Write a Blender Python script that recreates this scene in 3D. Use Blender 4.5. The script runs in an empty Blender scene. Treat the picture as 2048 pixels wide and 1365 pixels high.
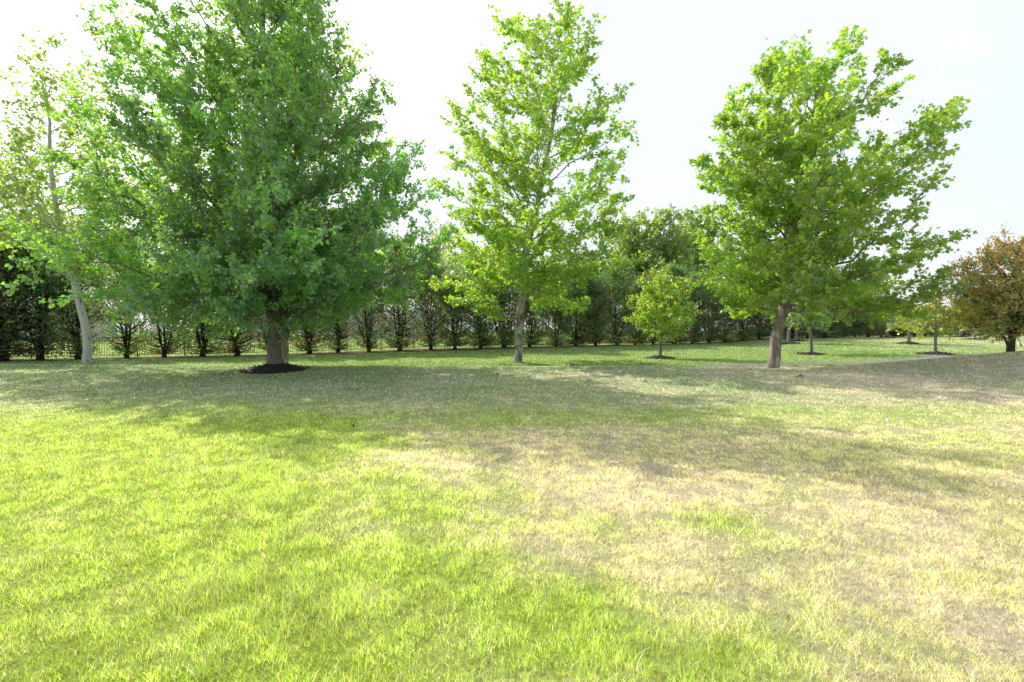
import bpy, math, random
import numpy as np

R = math.radians
C = bpy.context.scene.collection
rng = np.random.default_rng(11)
random.seed(5)

# ------------------------------------------------------------------ camera model used to read positions off the photograph
F = 1024.0          # focal length in pixels of the 2048 px wide photograph (18 mm on 36 mm)
HZ = 660.0          # horizon row
EYE = 1.6
SUN_AZ, SUN_EL = -45.0, 40.0      # degrees clockwise from +Y (the view direction), and above the horizon


def px2x(px, Z):
    return (px - 1024.0) / F * Z


def py2h(py, Z):
    return EYE - (py - HZ) * Z / F


# ------------------------------------------------------------------ helpers: noise, terrain
def _hash(ix, iy, s):
    h = (ix.astype(np.int64) * 374761393 + iy.astype(np.int64) * 668265263 + s * 1442695041) & 0x7fffffff
    h = ((h ^ (h >> 13)) * 1274126177) & 0x7fffffff
    h = (h ^ (h >> 16)) & 0xffff
    return h / 65535.0


def vnoise(x, y, s=0):
    ix, iy = np.floor(x), np.floor(y)
    fx, fy = x - ix, y - iy
    fx, fy = fx * fx * (3 - 2 * fx), fy * fy * (3 - 2 * fy)
    a, b = _hash(ix, iy, s), _hash(ix + 1, iy, s)
    c, d = _hash(ix, iy + 1, s), _hash(ix + 1, iy + 1, s)
    return (a + (b - a) * fx) * (1 - fy) + (c + (d - c) * fx) * fy


def fbm(x, y, s=0, o=4):
    t, a, n = 0.0, 0.5, 0.0
    for k in range(o):
        ca, sa = math.cos(0.62 + 0.9 * k), math.sin(0.62 + 0.9 * k)      # turn each octave so the lattice never shows
        t = t + a * vnoise((x * ca - y * sa) * 2 ** k + 17.3 * k, (x * sa + y * ca) * 2 ** k - 9.1 * k, s + k)
        n += a
        a *= 0.5
    return t / n


def sst(a, b, x):
    t = np.clip((x - a) / (b - a), 0, 1)
    return t * t * (3 - 2 * t)


def gnd(x, y):
    x = np.asarray(x, float)
    y = np.asarray(y, float)
    mid = sst(-14, -6, x)
    h = 0.13 * mid * (1 - sst(6, 12, x)) * np.exp(-((y - 20.5) / 4.5) ** 2)                      # the low rise in the middle distance
    q = sst(7, 11, x)
    h = h - (0.16 - 0.04 * q) * mid * np.exp(-((y - path_y(x) - 0.5 + 2.3 * q) / (1.7 + 0.2 * q)) ** 2)                  # the dip the path runs in
    h = h + 1.15 * np.exp(-0.5 * ((x - 24) / 7.0) ** 2 - 0.5 * ((y - 17.8) / 2.75) ** 2)   # mound on the right
    h = h + 0.12 * (1 - mid) * np.exp(-((y - path_y(x) + 1.3) / 0.6) ** 2)
    h = h + 0.24 * sst(29, 43, y) * sst(-18, -6, x) + 0.20 * sst(21, 27, y) * sst(19, 25, x)
    h = h + 0.30 * sst(27, 60, y) * sst(8, 36, x)
    h = h + 0.05 * (fbm(x * 0.25, y * 0.25, 3, 2) - 0.5) * sst(3, 9, y)
    h = h + 0.02 * (vnoise(x * 0.9, y * 0.9, 8) - 0.5)
    return h


def g1(x, y):
    return float(gnd(np.array([x]), np.array([y]))[0])


def path_y(x):   # the narrow path behind the rise
    return 22.4 + 0.20 * np.clip(x - 8, 0, 5) + 0.42 * np.clip(x - 13, 0, 50) + 0.02 * np.clip(-x, 0, 40)


def hedge_y(x):
    return 39.5 + 0.5 * x


# ------------------------------------------------------------------ helpers: meshes, things
def mesh_obj(name, V, faces_tot, loops, mat, parent=None, col=None, smooth=False):
    """V (n,3); loops flat vertex indices; faces_tot per-face vertex counts; col (n,3) colour attribute."""
    me = bpy.data.meshes.new(name)
    V = np.ascontiguousarray(V, np.float32)
    loops = np.ascontiguousarray(loops, np.int32).ravel()
    faces_tot = np.ascontiguousarray(faces_tot, np.int32)
    me.vertices.add(len(V))
    me.vertices.foreach_set('co', V.ravel())
    me.loops.add(len(loops))
    me.loops.foreach_set('vertex_index', loops)
    me.polygons.add(len(faces_tot))
    st = np.zeros(len(faces_tot), np.int32)
    st[1:] = np.cumsum(faces_tot)[:-1]
    me.polygons.foreach_set('loop_start', st)
    me.update(calc_edges=True)
    if smooth:
        me.polygons.foreach_set('use_smooth', np.ones(len(faces_tot), bool))
    if col is not None:
        a = me.attributes.new('Col', 'FLOAT_COLOR', 'POINT')
        c = np.ones((len(V), 4), np.float32)
        c[:, :3] = col
        a.data.foreach_set('color', c.ravel())
    me.materials.append(mat)
    o = bpy.data.objects.new(name, me)
    C.objects.link(o)
    if parent is not None:
        o.parent = parent
    return o


class MB:
    """collects boxes, tubes and quads into one mesh"""
    def __init__(self):
        self.v, self.f, self.t, self.n = [], [], [], 0

    def add(self, V, F_):
        V = np.asarray(V, float)
        for f in F_:
            self.t.append(len(f))
            self.f.extend(int(i) + self.n for i in f)
        self.v.append(V)
        self.n += len(V)

    def box(self, c, s, rz=0.0):
        c = np.array(c, float)
        h = np.array(s, float) / 2
        q = np.array([(x, y, z) for z in (-1, 1) for y in (-1, 1) for x in (-1, 1)], float) * h
        cr, sr = math.cos(rz), math.sin(rz)
        q = np.column_stack([q[:, 0] * cr - q[:, 1] * sr, q[:, 0] * sr + q[:, 1] * cr, q[:, 2]]) + c
        self.add(q, [(0, 2, 3, 1), (4, 5, 7, 6), (0, 1, 5, 4), (2, 6, 7, 3), (0, 4, 6, 2), (1, 3, 7, 5)])

    def tube(self, P, r, sides=6, cap=True, flute=0.0):
        P = np.asarray(P, float)
        r = np.asarray(r, float)
        n = len(P)
        T = np.gradient(P, axis=0)
        T /= np.linalg.norm(T, axis=1, keepdims=True) + 1e-9
        ref = np.array([0.31, 0.95, 0.05])
        A = np.cross(T, ref)
        A /= np.linalg.norm(A, axis=1, keepdims=True) + 1e-9
        B = np.cross(T, A)
        an = np.arange(sides) * 2 * math.pi / sides
        ca, sa = np.cos(an), np.sin(an)
        fl = 1 + flute * np.sin(an * 3 + 0.7) + flute * 0.6 * np.sin(an * 5 + 2.0)
        ring = (A[:, None] * (ca * fl)[None, :, None] + B[:, None] * (sa * fl)[None, :, None]) * r[:, None, None] + P[:, None]
        b = self.n
        self.v.append(ring.reshape(-1, 3))
        self.n += n * sides
        i = np.arange(n - 1)[:, None] * sides
        j = np.arange(sides)[None]
        j2 = (j + 1) % sides
        q = np.stack([i + j, i + j2, i + sides + j2, i + sides + j], -1).reshape(-1, 4) + b
        self.f.extend(q.ravel().tolist())
        self.t.extend([4] * len(q))
        if cap:
            self.f.extend((b + (n - 1) * sides + np.arange(sides)).tolist())
            self.t.append(sides)

    def build(self, name, mat, parent=None, smooth=False):
        return mesh_obj(name, np.concatenate(self.v), self.t, self.f, mat, parent, None, smooth)


def tag(o, label, cat, group=None):
    o['label'] = label
    o['category'] = cat
    if group:
        o['group'] = group
    return o


def thing(name, label, cat, loc, group=None, rz=0.0):
    o = bpy.data.objects.new(name, None)
    C.objects.link(o)
    o.location = loc
    o.rotation_euler = (0, 0, rz)
    return tag(o, label, cat, group)


# ------------------------------------------------------------------ materials
def new_mat(name):
    m = bpy.data.materials.new(name)
    m.use_nodes = True
    nt = m.node_tree
    nt.nodes.clear()
    out = nt.nodes.new('ShaderNodeOutputMaterial')
    return m, nt, out


def leaf_material(name, trans_gain=(3.2, 3.0, 0.9), mix=0.5, gloss=0.08, rough=0.4):
    m, nt, out = new_mat(name)
    N, L = nt.nodes, nt.links
    at = N.new('ShaderNodeAttribute')
    at.attribute_name = 'Col'
    df = N.new('ShaderNodeBsdfDiffuse')
    L.new(at.outputs['Color'], df.inputs['Color'])
    mu = N.new('ShaderNodeMix')
    mu.data_type = 'RGBA'
    mu.blend_type = 'MULTIPLY'
    mu.inputs['Factor'].default_value = 1.0
    L.new(at.outputs['Color'], mu.inputs['A'])
    mu.inputs['B'].default_value = (*trans_gain, 1)
    tr = N.new('ShaderNodeBsdfTranslucent')
    L.new(mu.outputs['Result'], tr.inputs['Color'])
    mx = N.new('ShaderNodeMixShader')
    mx.inputs[0].default_value = mix
    L.new(df.outputs[0], mx.inputs[1])
    L.new(tr.outputs[0], mx.inputs[2])
    gl = N.new('ShaderNodeBsdfGlossy')
    gl.inputs['Roughness'].default_value = rough
    gl.inputs['Color'].default_value = (0.9, 0.95, 1, 1)
    m2 = N.new('ShaderNodeMixShader')
    m2.inputs[0].default_value = gloss
    L.new(mx.outputs[0], m2.inputs[1])
    L.new(gl.outputs[0], m2.inputs[2])
    L.new(m2.outputs[0], out.inputs[0])
    return m


def bark_material(name, dark, light, scale=(6, 6, 1.2), patch=None, patch_scale=3.0, rough=0.9, bump=0.5, patch_lo=0.5, patch_hi=0.58):
    m, nt, out = new_mat(name)
    N, L = nt.nodes, nt.links
    tc = N.new('ShaderNodeTexCoord')
    mp = N.new('ShaderNodeMapping')
    mp.inputs['Scale'].default_value = scale
    L.new(tc.outputs['Object'], mp.inputs[0])
    nz = N.new('ShaderNodeTexNoise')
    nz.inputs['Scale'].default_value = 3.0
    nz.inputs['Detail'].default_value = 8
    nz.inputs['Roughness'].default_value = 0.7
    L.new(mp.outputs[0], nz.inputs['Vector'])
    rp = N.new('ShaderNodeValToRGB')
    rp.color_ramp.elements[0].position = 0.32
    rp.color_ramp.elements[0].color = (*dark, 1)
    rp.color_ramp.elements[1].position = 0.68
    rp.color_ramp.elements[1].color = (*light, 1)
    L.new(nz.outputs['Fac'], rp.inputs[0])
    colour = rp.outputs[0]
    if patch:
        n2 = N.new('ShaderNodeTexNoise')
        n2.inputs['Scale'].default_value = patch_scale
        n2.inputs['Detail'].default_value = 4
        m3 = N.new('ShaderNodeMapping')
        m3.inputs['Scale'].default_value = (2.2, 2.2, 1.0)
        L.new(tc.outputs['Object'], m3.inputs[0])
        L.new(m3.outputs[0], n2.inputs['Vector'])
        mr = N.new('ShaderNodeMapRange')
        mr.inputs['From Min'].default_value = patch_lo
        mr.inputs['From Max'].default_value = patch_hi
        L.new(n2.outputs['Fac'], mr.inputs['Value'])
        mx = N.new('ShaderNodeMix')
        mx.data_type = 'RGBA'
        L.new(mr.outputs[0], mx.inputs['Factor'])
        L.new(colour, mx.inputs['A'])
        mx.inputs['B'].default_value = (*patch, 1)
        colour = mx.outputs['Result']
    b = N.new('ShaderNodeBsdfPrincipled')
    b.inputs['Roughness'].default_value = rough
    b.inputs['Specular IOR Level'].default_value = 0.2
    L.new(colour, b.inputs['Base Color'])
    bp = N.new('ShaderNodeBump')
    bp.inputs['Strength'].default_value = bump
    bp.inputs['Distance'].default_value = 0.04
    L.new(nz.outputs['Fac'], bp.inputs['Height'])
    L.new(bp.outputs[0], b.inputs['Normal'])
    L.new(b.outputs[0], out.inputs[0])
    return m


def speckle_material(name, a, b_, scale=20.0, rough=0.9, bump=0.6, detail=8):
    m, nt, out = new_mat(name)
    N, L = nt.nodes, nt.links
    tc = N.new('ShaderNodeTexCoord')
    nz = N.new('ShaderNodeTexNoise')
    nz.inputs['Scale'].default_value = scale
    nz.inputs['Detail'].default_value = detail
    nz.inputs['Roughness'].default_value = 0.75
    L.new(tc.outputs['Object'], nz.inputs['Vector'])
    rp = N.new('ShaderNodeValToRGB')
    rp.color_ramp.elements[0].position = 0.35
    rp.color_ramp.elements[0].color = (*a, 1)
    rp.color_ramp.elements[1].position = 0.7
    rp.color_ramp.elements[1].color = (*b_, 1)
    L.new(nz.outputs['Fac'], rp.inputs[0])
    b = N.new('ShaderNodeBsdfPrincipled')
    b.inputs['Roughness'].default_value = rough
    b.inputs['Specular IOR Level'].default_value = 0.2
    L.new(rp.outputs[0], b.inputs['Base Color'])
    bp = N.new('ShaderNodeBump')
    bp.inputs['Strength'].default_value = bump
    bp.inputs['Distance'].default_value = 0.03
    L.new(nz.outputs['Fac'], bp.inputs['Height'])
    L.new(bp.outputs[0], b.inputs['Normal'])
    L.new(b.outputs[0], out.inputs[0])
    return m


M = {}
M['maple_leaf'] = leaf_material('maple_leaf', (6.6, 4.7, 0.5), 0.58, 0.15, 0.5)
M['sycamore_leaf'] = leaf_material('sycamore_leaf', (3.5, 2.9, 0.7), 0.55, 0.10, 0.42)
M['small_leaf'] = leaf_material('small_leaf', (3.0, 2.7, 0.8), 0.5, 0.10, 0.35)
M['needle'] = leaf_material('needle', (2.2, 2.1, 0.8), 0.45, 0.06, 0.5)
M['grass_blade'] = leaf_material('grass_blade', (2.0, 1.9, 1.5), 0.50, 0.08, 0.45)
M['maple_bark'] = bark_material('maple_bark', (0.10, 0.085, 0.07), (0.34, 0.30, 0.25), (9, 9, 1.4), bump=0.9)
M['sycamore_bark'] = bark_material('sycamore_bark', (0.33, 0.31, 0.28), (0.56, 0.54, 0.50), (4, 4, 2.2), (0.20, 0.16, 0.115), 2.6, bump=0.3)
M['white_bark'] = bark_material('white_bark', (0.46, 0.45, 0.42), (0.68, 0.67, 0.64), (4, 4, 2.2), (0.26, 0.22, 0.17), 2.0, bump=0.3, patch_lo=0.60, patch_hi=0.66)
M['brown_bark'] = bark_material('brown_bark', (0.13, 0.105, 0.08), (0.40, 0.34, 0.275), (4, 4, 1.4), (0.50, 0.45, 0.38), 2.4, bump=0.6, patch_lo=0.52, patch_hi=0.62)
M['conifer_bark'] = bark_material('conifer_bark', (0.022, 0.013, 0.010), (0.10, 0.055, 0.036), (8, 8, 1.5), bump=0.8)
M['grey_bark'] = bark_material('grey_bark', (0.16, 0.14, 0.12), (0.36, 0.33, 0.29), (8, 8, 2), bump=0.5)
M['dark_bark'] = bark_material('dark_bark', (0.03, 0.025, 0.02), (0.15, 0.12, 0.10), (8, 8, 2), bump=0.7)
M['mulch'] = speckle_material('mulch', (0.012, 0.009, 0.008), (0.085, 0.066, 0.056), 26, bump=1.0)
M['chip_bed'] = speckle_material('chip_bed', (0.03, 0.014, 0.009), (0.22, 0.11, 0.07), 9, bump=1.0)
M['concrete'] = speckle_material('concrete', (0.17, 0.165, 0.16), (0.28, 0.275, 0.27), 6, bump=0.1)
M['black_metal'] = speckle_material('black_metal', (0.008, 0.008, 0.009), (0.02, 0.02, 0.022), 30, 0.5, 0.05)
M['siding'] = speckle_material('siding', (0.60, 0.59, 0.60), (0.70, 0.69, 0.70), 3, 0.8, 0.05)
M['brick'] = speckle_material('brick', (0.30, 0.13, 0.10), (0.42, 0.22, 0.17), 6, 0.9, 0.2)
M['shingle'] = speckle_material('shingle', (0.30, 0.29, 0.30), (0.45, 0.44, 0.45), 8, 0.7, 0.3)
M['pane'] = speckle_material('pane', (0.03, 0.04, 0.05), (0.06, 0.07, 0.09), 1, 0.15, 0.0)
M['white_trim'] = speckle_material('white_trim', (0.74, 0.74, 0.74), (0.8, 0.8, 0.8), 4, 0.6, 0.02)
M['dry_leaf'] = leaf_material('dry_leaf', (1.3, 1.2, 1.0), 0.3, 0.06, 0.5)
M['ribbon'] = leaf_material('ribbon', (1.1, 1.0, 1.0), 0.5, 0.1, 0.3)

# ------------------------------------------------------------------ ground
def dryness(x, y):
    """0 lush green .. 1 straw, over the lawn"""
    n1 = fbm(x * 0.45 + 3, y * 0.45, 21, 4)
    n2 = fbm(x * 1.6, y * 1.6, 31, 3)
    n3 = fbm(x * 5.0, y * 5.0, 41, 2)
    edge = np.interp(y, [1.5, 2.4, 3.0, 3.4, 4.2, 5.5, 7.0, 9.5], [0.45, 0.25, 0.0, -0.25, -0.80, -0.95, -1.2, -3.0])
    d = sst(-1.5, 1.5, x - edge + 1.7 * (n1 - 0.5) + 1.2 * (n2 - 0.5) + 0.5 * (n3 - 0.5)) * 0.84      # right-hand foreground is dry
    left_band = np.exp(-((y - 12.8) / 2.5) ** 2) * sst(-3, -7, x) * 0.9             # burnt strip on the left
    d = np.maximum(d, left_band)
    mid = sst(8.5, 10.5, y) * 0.16                                                # the shaded rise: some straw, held low for a cooler shadow tone
    d = np.where(y > 8.5, np.maximum(np.minimum(d, 0.78 - 0.46 * sst(7.5, 10, y) * sst(11, 4, x)), mid), d)
    mound = np.exp(-0.5 * ((x - 18) / 6.0) ** 2 - 0.5 * ((y - 14) / 4.5) ** 2)
    d = np.maximum(d, 0.9 * mound)
    back = sst(21.0, 23.5, y)                                                      # beyond the path the lawn is watered
    d = d * (1 - back) + back * (-0.22 + 0.62 * sst(12, 40, x) * sst(26, 34, y))
    d = d + (n1 - 0.5) * 0.75 + (n2 - 0.5) * 0.55 + (n3 - 0.5) * 0.35
    # the little green patch low in the middle, and greener tufts
    d = d - 0.55 * np.exp(-(((x - 0.35) / 0.42) ** 2 + ((y - 2.75) / 0.45) ** 2))
    d = d - 0.5 * np.exp(-(((x - 1.7) / 0.35) ** 2 + ((y - 4.2) / 0.35) ** 2))
    return np.clip(d, 0, 1)


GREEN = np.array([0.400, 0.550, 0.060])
GREEN_SHADE = np.array([0.220, 0.350, 0.150])  # cool grey-green: the trees' shade is put into the mid-lawn grass colour
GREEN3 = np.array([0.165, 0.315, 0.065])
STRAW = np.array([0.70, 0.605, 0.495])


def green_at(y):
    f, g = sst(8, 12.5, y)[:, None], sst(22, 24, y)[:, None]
    return (GREEN * (1 - f) + GREEN_SHADE * f) * (1 - g) + GREEN3 * g


def lawn_colour(x, y):
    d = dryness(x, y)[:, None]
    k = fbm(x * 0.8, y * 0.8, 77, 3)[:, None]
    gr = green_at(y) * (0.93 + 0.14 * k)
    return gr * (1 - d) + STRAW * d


def spaced(lo, hi, n, c, p):
    """grid lines between lo and hi, dense around c"""
    a = np.arcsinh((lo - c) / p)
    b = np.arcsinh((hi - c) / p)
    return c + p * np.sinh(np.linspace(a, b, n))


gx = spaced(-700, 700, 340, 2, 9.0)
gy = spaced(-60, 900, 340, 10, 9.0)
GX, GY = np.meshgrid(gx, gy)
V = np.column_stack([GX.ravel(), GY.ravel(), gnd(GX.ravel(), GY.ravel())])
nx, ny = len(gx), len(gy)
ii = (np.arange(ny - 1)[:, None] * nx + np.arange(nx - 1)[None]).ravel()
Q = np.column_stack([ii, ii + 1, ii + nx + 1, ii + nx])


def ground_material():
    m, nt, out = new_mat('lawn_ground')
    N, L = nt.nodes, nt.links
    at = N.new('ShaderNodeAttribute')
    at.attribute_name = 'Col'
    tc = N.new('ShaderNodeTexCoord')
    nz = N.new('ShaderNodeTexNoise')
    nz.inputs['Scale'].default_value = 14.0
    nz.inputs['Detail'].default_value = 11
    nz.inputs['Roughness'].default_value = 0.75
    L.new(tc.outputs['Object'], nz.inputs['Vector'])
    mr = N.new('ShaderNodeMapRange')
    mr.inputs['From Min'].default_value = 0.3
    mr.inputs['From Max'].default_value = 0.7
    mr.inputs['To Min'].default_value = 0.40
    mr.inputs['To Max'].default_value = 1.45
    L.new(nz.outputs['Fac'], mr.inputs['Value'])
    mu = N.new('ShaderNodeVectorMath')
    mu.operation = 'SCALE'
    L.new(at.outputs['Color'], mu.inputs[0])
    L.new(mr.outputs[0], mu.inputs['Scale'])
    b = N.new('ShaderNodeBsdfPrincipled')
    b.inputs['Roughness'].default_value = 0.95
    b.inputs['Specular IOR Level'].default_value = 0.1
    L.new(mu.outputs[0], b.inputs['Base Color'])
    bp = N.new('ShaderNodeBump')
    bp.inputs['Strength'].default_value = 0.7
    bp.inputs['Distance'].default_value = 0.05
    L.new(nz.outputs['Fac'], bp.inputs['Height'])
    L.new(bp.outputs[0], b.inputs['Normal'])
    L.new(b.outputs[0], out.inputs[0])
    return m


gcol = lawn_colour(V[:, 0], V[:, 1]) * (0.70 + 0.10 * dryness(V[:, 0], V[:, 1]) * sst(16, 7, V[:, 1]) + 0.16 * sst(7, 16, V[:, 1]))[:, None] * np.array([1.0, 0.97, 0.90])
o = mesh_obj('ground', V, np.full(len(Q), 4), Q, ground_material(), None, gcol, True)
o['kind'] = 'structure'

# path strip
def strip(name, xs, yc, w0, w1, mat, lift, m=5):
    a = []
    for x in xs:
        g_ = 1 + (0.35 * float(sst(3, 9, x)) if name == 'path' else 0)
        for t in np.linspace(w0 * g_, w1 * g_, m):
            y = yc(x) + t
            a.append((x, y, g1(x, y) + lift))
    n = len(xs)
    f = [(i * m + j, (i + 1) * m + j, (i + 1) * m + j + 1, i * m + j + 1) for i in range(n - 1) for j in range(m - 1)]
    ob = mesh_obj(name, np.array(a), np.full(len(f), 4), np.array(f), mat, None, None, True)
    ob['kind'] = 'structure'
    return ob


strip('path', np.linspace(-60, 60, 241), path_y, -0.42, 0.42, M['concrete'], 0.02)
strip('mulch_bed', np.linspace(-60, 60, 361), hedge_y, -1.5, 1.1, M['chip_bed'], 0.03, 8)


# ------------------------------------------------------------------ grass blades (one mass nobody could count)
mulch_spots = []   # (x, y, radius): filled below before the grass is sown


def build_grass():
    P = []
    half = 1.28
    # near, mid and far bands: (z0, z1, blades per square metre at z0, width, height, segments)
    z = 1.7
    while z < 62:
        dz = 0.35 if z < 8 else (1.0 if z < 20 else 2.0)
        zc = z + dz / 2
        w = max(0.0028, 0.00108 * zc) if zc < 7 else 0.00108 * zc + 0.0016 * min(1.0, (zc - 7) / 2) + 0.0002 * max(0.0, zc - 9)
        dens = 34.0 / w * (0.78 if zc < 6.5 else max(0.30, 0.78 - 0.05 * (zc - 6.5)))
        area = dz * (2 * half * zc + 3.0)
        n = int(dens * area)
        n = min(n, 70000)
        x = (rng.random(n) - 0.5) * (2 * half * zc + 3.0)
        y = z + rng.random(n) * dz
        P.append(np.column_stack([x, y, np.full(n, w)]))
        z += dz
    P = np.concatenate(P)
    x, y, w = P.T
    keep = np.abs(y - path_y(x)) > 0.36 + 0.12 * sst(3, 9, x) + 0.14 * rng.random(len(x))
    hd = y - hedge_y(x)
    keep &= ~((hd > -1.45) & (hd < 1.1) & (rng.random(len(x)) < 0.96))
    for mx_, my_, mr_ in mulch_spots:
        keep &= (x - mx_) ** 2 + (y - my_) ** 2 > (mr_ * (0.92 + 0.16 * rng.random(len(x)))) ** 2
    x, y, w = x[keep], y[keep], w[keep]
    n = len(x)
    z0 = gnd(x, y) - 0.004
    d = dryness(x, y)
    clump = fbm(x * 2.2, y * 2.2, 55, 3)
    tall = 0.6 * sst(0.60, 0.80, fbm(x * 1.9, y * 1.9, 91, 3)) * (1 - 0.6 * d)
    for tx, ty, tr in ((-4.9, 5.9, 0.45), (-4.0, 5.85, 0.4), (-3.0, 5.5, 0.55), (-2.2, 4.6, 0.5), (-1.2, 2.9, 0.5), (-1.75, 3.1, 0.4)):
        tall = np.maximum(tall, np.exp(-((x - tx) ** 2 + (y - ty) ** 2) / tr ** 2 * 2))
    tuft = fbm(x * 7.5, y * 7.5, 155, 3)                       # hand-sized tufts with thin spots between them
    thin = (tuft < 0.38) & (rng.random(n) < 0.30) & (y < 10)
    h = 0.84 * (0.026 + 0.034 * rng.random(n)) * (0.80 + 0.24 * clump + 0.45 * sst(0.35, 0.75, tuft)) + 0.075 * tall * rng.random(n)
    h = np.where(thin, h * 0.35, h)
    stray = (rng.random(n) < 0.006 + 0.016 * sst(0.45, 0.65, clump)) & (y < 8)      # stalks the mower missed
    h = np.where(stray, 0.05 + 0.065 * rng.random(n), h)
    h = h * (1 - 0.25 * d)
    far = y > 8
    az = rng.random(n) * 2 * math.pi
    lean = np.abs(rng.normal(0, 0.75, n)) + 0.15 + 0.35 * d
    wind = fbm(x * 0.7, y * 0.7, 63, 2) * 6.28
    lx = np.cos(az) * lean + 0.08 * np.cos(wind)
    ly = np.sin(az) * lean + 0.08 * np.sin(wind)
    fa = rng.random(n) * 2 * math.pi
    sx, sy = np.cos(fa), np.sin(fa) * 0.8
    # colour
    base = lawn_colour(x, y)
    rnd = rng.random(n)
    dd = np.clip(d + (rng.random(n) - 0.5) * 1.5, 0, 1)[:, None]
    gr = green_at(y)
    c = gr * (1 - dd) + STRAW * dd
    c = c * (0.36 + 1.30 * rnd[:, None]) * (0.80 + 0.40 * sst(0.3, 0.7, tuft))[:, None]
    yel = (rng.random(n) < 0.16)[:, None] * (1 - dd)
    c = c * (1 - yel) + np.array([0.48, 0.46, 0.09]) * yel
    c = c * (1 - 0.12 * np.clip(tall, 0, 1) * (rng.random(n) < 0.6))[:, None]
    pale = np.array([0.66, 0.60, 0.20])
    c = np.where((stray & (rng.random(n) < 0.7))[:, None], pale * (0.7 + 0.5 * rnd[:, None]), c)
    base0 = np.column_stack([x, y, z0])
    S = np.column_stack([sx, sy, np.zeros(n)])
    L1 = np.column_stack([lx * 0.35, ly * 0.35, np.ones(n) * 0.62]) * h[:, None]
    L2 = np.column_stack([lx * 1.05, ly * 1.05, np.ones(n) * (1.0)]) * h[:, None]
    W = w[:, None] * 0.5 * (0.7 + 0.6 * rng.random(n))[:, None]
    nr = np.where(~far)[0]
    fr = np.where(far)[0]
    # near: quad + triangle
    a = base0[nr] - S[nr] * W[nr]
    b = base0[nr] + S[nr] * W[nr]
    c1 = base0[nr] + L1[nr] + S[nr] * W[nr] * 0.8
    d1 = base0[nr] + L1[nr] - S[nr] * W[nr] * 0.8
    t = base0[nr] + L2[nr]
    Vn = np.stack([a, b, c1, d1, t], 1).reshape(-1, 3)
    k = np.arange(len(nr))[:, None] * 5
    Ln = np.concatenate([k + np.array([[0, 1, 2, 3]]), k + np.array([[3, 2, 4]])], 1).ravel()
    Tn = np.tile([4, 3], len(nr))
    a = base0[fr] - S[fr] * W[fr]
    b = base0[fr] + S[fr] * W[fr]
    t = base0[fr] + L2[fr]
    Vf = np.stack([a, b, t], 1).reshape(-1, 3)
    Lf = np.arange(len(fr) * 3) + len(Vn)
    Tf = np.full(len(fr), 3)
    col = np.concatenate([np.repeat(c[nr], 5, 0), np.repeat(c[fr], 3, 0)])
    ob = mesh_obj('grass', np.concatenate([Vn, Vf]), np.concatenate([Tn, Tf]), np.concatenate([Ln, Lf]), M['grass_blade'], None, col)
    ob['kind'] = 'stuff'
    ob['label'] = 'short lawn grass, lush yellow-green on one side, straw coloured on the other'
    ob['category'] = 'grass'


# ------------------------------------------------------------------ leaves
def leaves_mesh(name, P, D, size, col, mat, parent, droop=0.35, flat=0.6, wide=0.5, lobed=True, fold=0.12, rs=None):
    rs = rs or rng
    n = len(P)
    d = D * 0.6 + rs.normal(0, 0.55, (n, 3))
    d[:, 2] -= droop
    d /= np.linalg.norm(d, axis=1, keepdims=True) + 1e-9
    up = rs.normal(0, 1.0 - flat, (n, 3)) * 1.2
    up[:, 2] += flat
    s = np.cross(d, up)
    s /= np.linalg.norm(s, axis=1, keepdims=True) + 1e-9
    nn = np.cross(s, d)
    L = (size * (0.65 + 0.7 * rs.random(n)))[:, None]
    if lobed:   # stalk end, side lobe, notch, tip on each half
        tpl = [(0, 0.0, 0), (wide, 0.42, fold), (0.20 * wide / 0.5, 0.58, fold * .3), (0, 1.0, -0.05), (-0.20 * wide / 0.5, 0.58, fold * .3), (-wide, 0.42, fold)]
        fs = [(0, 1, 2, 3), (0, 3, 4, 5)]
    else:
        tpl = [(0, 0, 0), (wide, 0.45, fold), (0, 1.0, -0.05), (-wide, 0.45, fold)]
        fs = [(0, 1, 2), (0, 2, 3)]
    V = np.stack([P + L * (s * a + d * b + nn * c) for a, b, c in tpl], 1).reshape(-1, 3)
    k = np.arange(n)[:, None] * len(tpl)
    loops = np.concatenate([k + np.array([f]) for f in fs], 1).ravel()
    tot = np.full(n * 2, len(fs[0]))
    return mesh_obj(name, V, tot, loops, mat, parent, np.repeat(col, len(tpl), 0))


def unit(a):
    return a / (np.linalg.norm(a, axis=-1, keepdims=True) + 1e-9)


def bez(p0, p1, p2, n):
    t = np.linspace(0, 1, n)[:, None]
    return p0 * (1 - t) ** 2 + 2 * p1 * t * (1 - t) + p2 * t * t


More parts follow.
